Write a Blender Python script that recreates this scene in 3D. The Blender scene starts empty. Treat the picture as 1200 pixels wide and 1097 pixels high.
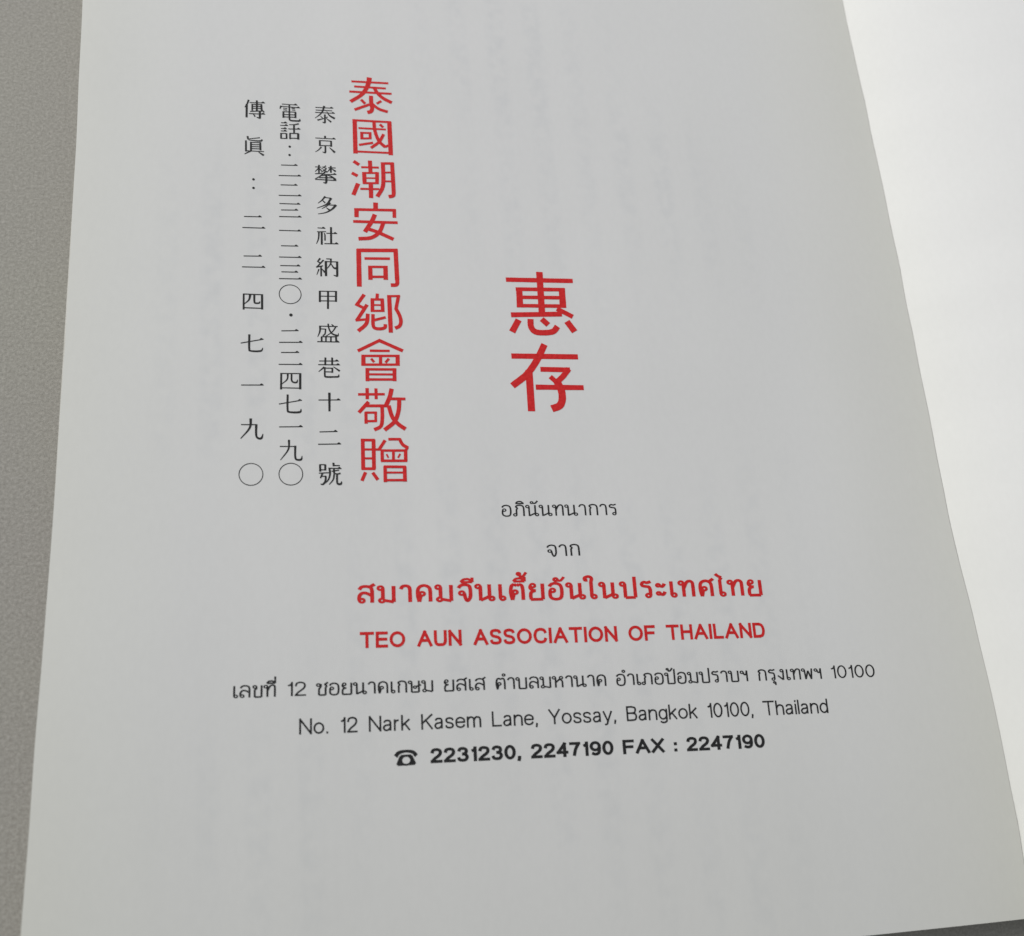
import bpy, bmesh, math, random
from mathutils import Matrix, Vector, noise
random.seed(7)
scene = bpy.context.scene
col = scene.collection

# ---------------------------------------------------------------- camera
cd = bpy.data.cameras.new('camera'); cam = bpy.data.objects.new('camera', cd); col.objects.link(cam)
ROT = [[0.981796, 0.014653, -0.189373], [-0.077402, 0.941343, -0.328454], [0.173452, 0.337133, 0.925341]]
CAM = [-0.04356, -0.07554, 0.22083]
cam.matrix_world = Matrix.Translation(CAM) @ Matrix(ROT).to_4x4()
cd.sensor_fit = 'HORIZONTAL'; cd.sensor_width = 36; cd.lens = 38.191
cd.clip_start = 0.01; cd.clip_end = 50
cd.dof.use_dof = True; cd.dof.focus_distance = 0.236; cd.dof.aperture_fstop = 18
scene.camera = cam

# ---------------------------------------------------------------- light: a daylight window high beyond the book, dim room round it
w = bpy.data.worlds.new('World'); scene.world = w; w.use_nodes = True
bg = w.node_tree.nodes['Background']; bg.inputs[0].default_value = (0.93, 0.97, 1.0, 1); bg.inputs[1].default_value = 0.31
ld = bpy.data.lights.new('window_light', 'AREA'); ld.shape = 'RECTANGLE'; ld.size = 1.7; ld.size_y = 1.4
ld.energy = 66; ld.color = (1.0, 0.985, 0.955)
lo = bpy.data.objects.new('window_light', ld); col.objects.link(lo)
lo.location = (-1.45, 1.66, 1.22)
lo.rotation_euler = (Vector((0, -0.02, 0.0)) - Vector(lo.location)).to_track_quat('-Z', 'Y').to_euler()
scene.view_settings.view_transform = 'Standard'; scene.view_settings.look = 'None'
scene.view_settings.exposure = 0.0; scene.view_settings.gamma = 1
scene.render.film_transparent = False
scene.cycles.filter_width = 1.5

# ---------------------------------------------------------------- materials
def mat(name, rough=0.7):
    m = bpy.data.materials.new(name); m.use_nodes = True
    nt = m.node_tree; b = nt.nodes['Principled BSDF']; b.inputs['Roughness'].default_value = rough
    b.inputs['Specular IOR Level'].default_value = 0.3
    return m, nt, b
def N(nt, t, **kw):
    n = nt.nodes.new(t)
    for k, v in kw.items():
        if k in n.inputs: n.inputs[k].default_value = v
        else: setattr(n, k, v)
    return n
def ramp(nt, stops):
    r = nt.nodes.new('ShaderNodeValToRGB'); e = r.color_ramp.elements
    while len(e) < len(stops): e.new(0.5)
    for i, (p, c) in enumerate(stops): e[i].position = p; e[i].color = (*c, 1)
    return r
def mixc(nt, blend='MIX'):
    n = nt.nodes.new('ShaderNodeMix'); n.data_type = 'RGBA'; n.blend_type = blend
    return n

XL, YB, YT = -0.0915, -0.0973, 0.186
TONE_L = [(0.0, (1.0, 1.0, 0.955)), (0.05, (0.99, 0.993, 0.968)), (0.14, (0.99, 0.99, 0.99)), (0.5, (0.993, 0.99, 0.997)), (0.82, (0.99, 0.99, 0.99)), (0.94, (1.0, 0.997, 0.965)), (1.0, (1.0, 0.997, 0.94))]
TONE_R = [(0.0, (1.0, 1.0, 0.97)), (0.06, (1.0, 1.0, 0.99)), (0.2, (1.0, 1.0, 1.005))]
def paper(name, ghost):
    m, nt, b = mat(name, 0.62)
    tc = N(nt, 'ShaderNodeTexCoord'); L = nt.links.new
    big = N(nt, 'ShaderNodeTexNoise', Scale=22.0, Detail=3.0, Roughness=0.5); L(tc.outputs['Object'], big.inputs['Vector'])
    k_ = 1.0 if ghost else 1.05  # facing leaf's colour lightened, painting in the extra light it catches
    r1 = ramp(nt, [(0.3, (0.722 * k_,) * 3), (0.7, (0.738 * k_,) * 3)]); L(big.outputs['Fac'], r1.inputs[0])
    # paper formation: faint long fibres lying along the grain, and fine tooth
    mp = N(nt, 'ShaderNodeMapping'); mp.inputs['Scale'].default_value = (1.0, 0.5, 1.0); L(tc.outputs['Object'], mp.inputs[0])
    fib = N(nt, 'ShaderNodeTexNoise', Scale=900.0, Detail=4.0, Roughness=0.6); L(mp.outputs[0], fib.inputs['Vector'])
    r2 = ramp(nt, [(0.3, (0.978, 0.978, 0.978)), (0.7, (1.0, 1.0, 1.0))]); L(fib.outputs['Fac'], r2.inputs[0])
    mx = mixc(nt, 'MULTIPLY'); mx.inputs[0].default_value = 1.0; L(r1.outputs[0], mx.inputs[6]); L(r2.outputs[0], mx.inputs[7])
    out = mx.outputs[2]
    # old paper: the margins and the foot have toned warmer; the left gutter tint also paints in bounced light
    sep = N(nt, 'ShaderNodeSeparateXYZ'); L(tc.outputs['Object'], sep.inputs[0])
    mr = N(nt, 'ShaderNodeMapRange'); L(sep.outputs[0], mr.inputs[0]); mr.inputs[1].default_value = XL if ghost else 0.10; mr.inputs[2].default_value = 0.1015 if ghost else 0.29
    rt = ramp(nt, TONE_L if ghost else TONE_R); L(mr.outputs[0], rt.inputs[0])
    mt = mixc(nt, 'MULTIPLY'); mt.inputs[0].default_value = 1.0; L(out, mt.inputs[6]); L(rt.outputs[0], mt.inputs[7]); out = mt.outputs[2]
    mr2 = N(nt, 'ShaderNodeMapRange'); L(sep.outputs[1], mr2.inputs[0]); mr2.inputs[1].default_value = YB; mr2.inputs[2].default_value = YT
    rt2 = ramp(nt, [(0.0, (0.99, 0.99, 0.962)), (0.2, (1, 1, 0.994)), (0.6, (1, 1, 1))]); L(mr2.outputs[0], rt2.inputs[0])
    mt2 = mixc(nt, 'MULTIPLY'); mt2.inputs[0].default_value = 1.0; L(out, mt2.inputs[6]); L(rt2.outputs[0], mt2.inputs[7]); out = mt2.outputs[2]
    sp = N(nt, 'ShaderNodeTexVoronoi', Scale=95.0); L(tc.outputs['Object'], sp.inputs['Vector'])
    rs = ramp(nt, [(0.0, (0.62, 0.6, 0.56)), (0.022, (0.62, 0.6, 0.56)), (0.04, (1, 1, 1))]); rs.color_ramp.interpolation = 'EASE'
    L(sp.outputs['Distance'], rs.inputs[0])
    pick = N(nt, 'ShaderNodeMath', operation='GREATER_THAN'); pick.inputs[1].default_value = 0.965
    sx = N(nt, 'ShaderNodeSeparateColor'); L(sp.outputs['Color'], sx.inputs[0]); L(sx.outputs[0], pick.inputs[0])
    m3 = mixc(nt, 'MULTIPLY'); m3.inputs[0].default_value = 0.0
    if ghost: L(pick.outputs[0], m3.inputs[0])
    L(out, m3.inputs[6]); L(rs.outputs[0], m3.inputs[7]); out = m3.outputs[2]
    if ghost:   # print on the back of the leaf showing faintly through the paper
        mp2 = N(nt, 'ShaderNodeMapping'); mp2.inputs['Scale'].default_value = (1.0, 1.0, 0.0); L(tc.outputs['Object'], mp2.inputs[0])
        wv = N(nt, 'ShaderNodeTexWave', Scale=33.0, Distortion=0.25); wv.wave_type = 'BANDS'; wv.bands_direction = 'X'; L(mp2.outputs[0], wv.inputs['Vector'])
        rw = ramp(nt, [(0.3, (0, 0, 0)), (0.85, (1, 1, 1))]); L(wv.outputs['Fac'], rw.inputs[0])
        nz = N(nt, 'ShaderNodeTexNoise', Scale=300.0, Detail=1.0); L(mp2.outputs[0], nz.inputs['Vector'])
        rn = ramp(nt, [(0.33, (0, 0, 0)), (0.68, (1, 1, 1))]); L(nz.outputs['Fac'], rn.inputs[0])
        nb = N(nt, 'ShaderNodeTexNoise', Scale=14.0, Detail=1.0); L(mp2.outputs[0], nb.inputs['Vector'])
        rb = ramp(nt, [(0.43, (0, 0, 0)), (0.6, (1, 1, 1))]); L(nb.outputs['Fac'], rb.inputs[0])
        a = N(nt, 'ShaderNodeMath', operation='MULTIPLY'); L(rw.outputs[0], a.inputs[0]); L(rn.outputs[0], a.inputs[1])
        a2 = N(nt, 'ShaderNodeMath', operation='MULTIPLY'); L(a.outputs[0], a2.inputs[0]); L(rb.outputs[0], a2.inputs[1])
        a3 = N(nt, 'ShaderNodeMath', operation='MULTIPLY'); L(a2.outputs[0], a3.inputs[0]); a3.inputs[1].default_value = 0.62
        rxm = ramp(nt, [(0.06, (0, 0, 0)), (0.16, (1, 1, 1)), (0.72, (1, 1, 1)), (0.86, (0, 0, 0))]); L(mr.outputs[0], rxm.inputs[0])
        a4 = N(nt, 'ShaderNodeMath', operation='MULTIPLY'); L(a3.outputs[0], a4.inputs[0]); L(rxm.outputs[0], a4.inputs[1]); a3 = a4
        m4 = mixc(nt, 'MULTIPLY'); L(a3.outputs[0], m4.inputs[0]); L(out, m4.inputs[6]); m4.inputs[7].default_value = (0.905, 0.915, 0.93, 1); out = m4.outputs[2]
    L(out, b.inputs['Base Color'])
    bm = N(nt, 'ShaderNodeBump', Strength=0.14, Distance=0.00006); L(fib.outputs['Fac'], bm.inputs['Height']); L(bm.outputs[0], b.inputs['Normal'])
    return m
M_page = paper('paper_printed_leaf', True)
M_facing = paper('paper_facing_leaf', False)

def ink(name, c, rough, var):
    m, nt, b = mat(name, rough); L = nt.links.new
    tc = N(nt, 'ShaderNodeTexCoord'); n = N(nt, 'ShaderNodeTexNoise', Scale=1500.0, Detail=3.0); L(tc.outputs['Object'], n.inputs['Vector'])
    r = ramp(nt, [(0.3, tuple(v * (1 - var) for v in c)), (0.72, tuple(min(1, v * (1 + var) + 0.01) for v in c))]); L(n.outputs['Fac'], r.inputs[0])
    L(r.outputs[0], b.inputs['Base Color'])
    return m
M_red = ink('red_ink', (0.62, 0.011, 0.013), 0.6, 0.12)
M_black = ink('black_ink', (0.012, 0.012, 0.013), 0.65, 0.3)
M_thin = ink('thin_black_ink', (0.05, 0.05, 0.05), 0.5, 0.2)

M_edge, nt, b = mat('paper_edges', 0.8)
tc = N(nt, 'ShaderNodeTexCoord'); n = N(nt, 'ShaderNodeTexNoise', Scale=300.0, Detail=3.0); nt.links.new(tc.outputs['Object'], n.inputs['Vector'])
r = ramp(nt, [(0.3, (0.62, 0.61, 0.57)), (0.7, (0.7, 0.69, 0.66))]); nt.links.new(n.outputs['Fac'], r.inputs[0]); nt.links.new(r.outputs[0], b.inputs['Base Color'])
M_cover, nt, b = mat('cover_board', 0.6)
tc = N(nt, 'ShaderNodeTexCoord'); n = N(nt, 'ShaderNodeTexNoise', Scale=200.0, Detail=4.0); nt.links.new(tc.outputs['Object'], n.inputs['Vector'])
r = ramp(nt, [(0.3, (0.42, 0.41, 0.39)), (0.7, (0.5, 0.49, 0.46))]); nt.links.new(n.outputs['Fac'], r.inputs[0]); nt.links.new(r.outputs[0], b.inputs['Base Color'])

M_table, nt, b = mat('grey_speckled_table', 0.75); L = nt.links.new
tc = N(nt, 'ShaderNodeTexCoord')
n1 = N(nt, 'ShaderNodeTexNoise', Scale=1500.0, Detail=4.0, Roughness=0.72); L(tc.outputs['Object'], n1.inputs['Vector'])
n2 = N(nt, 'ShaderNodeTexNoise', Scale=16.0, Detail=3.0); L(tc.outputs['Object'], n2.inputs['Vector'])
r1 = ramp(nt, [(0.28, (0.265, 0.255, 0.232)), (0.5, (0.345, 0.336, 0.308)), (0.72, (0.445, 0.434, 0.404))]); L(n1.outputs['Fac'], r1.inputs[0])
r2 = ramp(nt, [(0.3, (0.96, 0.94, 0.95)), (0.7, (1.0, 1.0, 0.96))]); L(n2.outputs['Fac'], r2.inputs[0])
mx = mixc(nt, 'MULTIPLY'); mx.inputs[0].default_value = 1; L(r1.outputs[0], mx.inputs[6]); L(r2.outputs[0], mx.inputs[7]); L(mx.outputs[2], b.inputs['Base Color'])
bm = N(nt, 'ShaderNodeBump', Strength=0.4, Distance=0.0002); L(n1.outputs['Fac'], bm.inputs['Height']); L(bm.outputs[0], b.inputs['Normal'])

# ---------------------------------------------------------------- helpers
def link(name, verts, faces, m, parent=None, smooth=False):
    me = bpy.data.meshes.new(name); me.from_pydata(verts, [], faces); me.materials.append(m)
    if smooth: me.polygons.foreach_set('use_smooth', [True] * len(faces))
    me.update()
    o = bpy.data.objects.new(name, me); col.objects.link(o)
    if parent: o.parent = parent
    return o

HB = 0.008                                  # height of the open leaf over the table
XL, XG, YB, YT = -0.0915, 0.1010, -0.0973, 0.200
def drop(y):                                # sag shaped into the leaves to darken them towards the foot
    return 0.0030 * (max(0.0, -0.022 - y) / 0.075) ** 2
def table_at(T, y):
    if y >= T[0][0]: a, b = T[0], T[1]
    elif y <= T[-1][0]: a, b = T[-2], T[-1]
    else:
        k = next(k for k in range(len(T) - 1) if T[k + 1][0] <= y); a, b = T[k], T[k + 1]
    return b[1] + (a[1] - b[1]) * (y - b[0]) / (a[0] - b[0])
def soft(T, y): return sum(table_at(T, y + d) for d in (-0.009, -0.004, 0.0, 0.004, 0.009)) / 5
GUT = [(0.1332, 0.1016), (0.0739, 0.1015), (0.0543, 0.1011), (0.009, 0.1002), (-0.0118, 0.0995), (-0.0315, 0.1002), (-0.0547, 0.1011), (-0.0697, 0.1012), (-0.0866, 0.1011)]
OUT = [(0.1147, -0.0914), (0.091, -0.091), (0.0645, -0.0907), (0.0479, -0.0906), (0.0281, -0.0905), (0.0095, -0.0906), (-0.0082, -0.0906), (-0.0249, -0.0908), (-0.0407, -0.0911), (-0.0527, -0.0914), (-0.0658, -0.0915), (-0.0834, -0.092)]
def xgut(y):                                # the gutter is not quite straight
    return soft(GUT, min(y, 0.14)) + 0.00022 * noise.noise((y * 85, 7.7, 0))
def xleft(y):
    return soft(OUT, min(y, 0.12)) + 0.0001 * noise.noise((y * 60, 0.3, 4))
def pz(x, y):                               # surface of the left leaf
    z = HB + 0.00022 * noise.noise((x * 26, y * 5, 1.3)) + 0.00010 * noise.noise((x * 60, y * 9, 5.1))
    z -= drop(y); d = xgut(y) - x
    if d < 0.024: z -= 0.0009 * (1 - max(d, 0) / 0.024) ** 2
    e = -0.02 - x                           # lift added to the outer half to turn it from the light
    if e > 0: z += 0.0017 * (e / 0.0715) ** 2
    return z

def sheet(name, fx0, fx1, fz, nx, ny, y0, y1, th, m, parent, ex=1.0):
    V, F = [], []
    for lay in (0, 1):
        for j in range(ny + 1):
            y = y0 + (y1 - y0) * j / ny
            a, c = fx0(y), fx1(y)
            for i in range(nx + 1):
                t = i / nx; x = a + (c - a) * t
                V.append((x, y, fz(x, y) - lay * th))
    n = (nx + 1) * (ny + 1); g = lambda l, i, j: l * n + j * (nx + 1) + i
    for j in range(ny):
        for i in range(nx):
            F.append((g(0, i, j), g(0, i + 1, j), g(0, i + 1, j + 1), g(0, i, j + 1)))
            F.append((g(1, i, j), g(1, i, j + 1), g(1, i + 1, j + 1), g(1, i + 1, j)))
    for i in range(nx):
        F.append((g(0, i, 0), g(1, i, 0), g(1, i + 1, 0), g(0, i + 1, 0))); F.append((g(0, i, ny), g(0, i + 1, ny), g(1, i + 1, ny), g(1, i, ny)))
    for j in range(ny):
        F.append((g(0, 0, j), g(0, 0, j + 1), g(1, 0, j + 1), g(1, 0, j))); F.append((g(0, nx, j), g(1, nx, j), g(1, nx, j + 1), g(0, nx, j + 1)))
    o = link(name, V, F, m, parent, True); o.data.set_sharp_from_angle(angle=math.radians(50)); return o

# ---------------------------------------------------------------- the table and the book
tb = []
S = 1.3
V = [(-S, -S, 0), (S, -S, 0), (S, S, 0), (-S, S, 0), (-S, -S, -.03), (S, -S, -.03), (S, S, -.03), (-S, S, -.03)]
F = [(0, 1, 2, 3), (4, 7, 6, 5), (0, 4, 5, 1), (1, 5, 6, 2), (2, 6, 7, 3), (3, 7, 4, 0)]
table = link('table_top', V, F, M_table); table['kind'] = 'structure'

book = bpy.data.objects.new('open_book', None); col.objects.link(book); book.location = (0, 0, 0)
book['label'] = 'open white book with red and black print, lying on the grey table'
book['category'] = 'book'

page = sheet('page', xleft, xgut, pz, 150, 120, YB, YT, 0.00011, M_page, book)
page['label'] = 'printed left page with red and black lettering'

def rz(x, y):                               # the facing leaf climbs out of the gutter
    s_ = max(0.0, x - xgut(y))
    return HB - 0.0011 - drop(y) * math.exp(-s_ / 0.018) + 0.043 * (1 - math.exp(-s_ / 0.056)) + 0.00025 * noise.noise((x * 20, y * 6, 9.0)) - 0.00002 * s_
XR = 0.290
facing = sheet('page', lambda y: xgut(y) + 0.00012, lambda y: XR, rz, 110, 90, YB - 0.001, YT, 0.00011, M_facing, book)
facing['label'] = 'blank bright facing page rising from the gutter'

def block(fx0, fx1, fz, n, base):
    V, F = [], []
    for k in range(n):
        u0 = k / n; th = 1 / n * 0.72
        a = random.uniform(-.00022, .00022); c = random.uniform(-.0002, .0002)
        y0, y1 = YB + 0.0003 + abs(c), YT - 0.0003 - abs(a)
        nx = 26; b0 = len(V)
        x0, x1 = fx0 + a, fx1
        for i in range(nx + 1):
            x = x0 + (x1 - x0) * i / nx
            for y in (y0, y1):
                zt = fz(x, y) - 0.0004 - base
                V.append((x, y, base + zt * u0)); V.append((x, y, base + zt * (u0 + th)))
        for i in range(nx):
            p = b0 + i * 4; q = p + 4
            F += [(p + 1, q + 1, q + 3, p + 3), (p, p + 2, q + 2, q), (p, q, q + 1, p + 1), (p + 2, p + 3, q + 3, q + 2)]
        p = b0; q = b0 + nx * 4
        F += [(p, p + 1, p + 3, p + 2), (q, q + 2, q + 3, q + 1)]
    return V, F
V, F = block(XL + 0.0004, XG - 0.0006, pz, 60, 0.0016)
o = link('page_block', V, F, M_edge, book); o['kind'] = 'stuff'
def rz2(x, y): return rz(x, y)
V, F = block(XR - 0.0004, XG + 0.0012, rz2, 90, 0.0016)
o = link('page_block', V, F, M_edge, book); o['kind'] = 'stuff'
V = []
for (xa, xb) in ((XL + 0.0006, XR - 0.0006),):
    V = [(xa, YB + .0004, 0.0002), (xb, YB + .0004, 0.0002), (xb, YT - .0004, 0.0002), (xa, YT - .0004, 0.0002),
         (xa, YB + .0004, 0.0015), (xb, YB + .0004, 0.0015), (xb, YT - .0004, 0.0015), (xa, YT - .0004, 0.0015)]
link('cover', V, [(0, 3, 2, 1), (4, 5, 6, 7), (0, 1, 5, 4), (1, 2, 6, 5), (2, 3, 7, 6), (3, 0, 4, 7)], M_cover, book)

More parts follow.
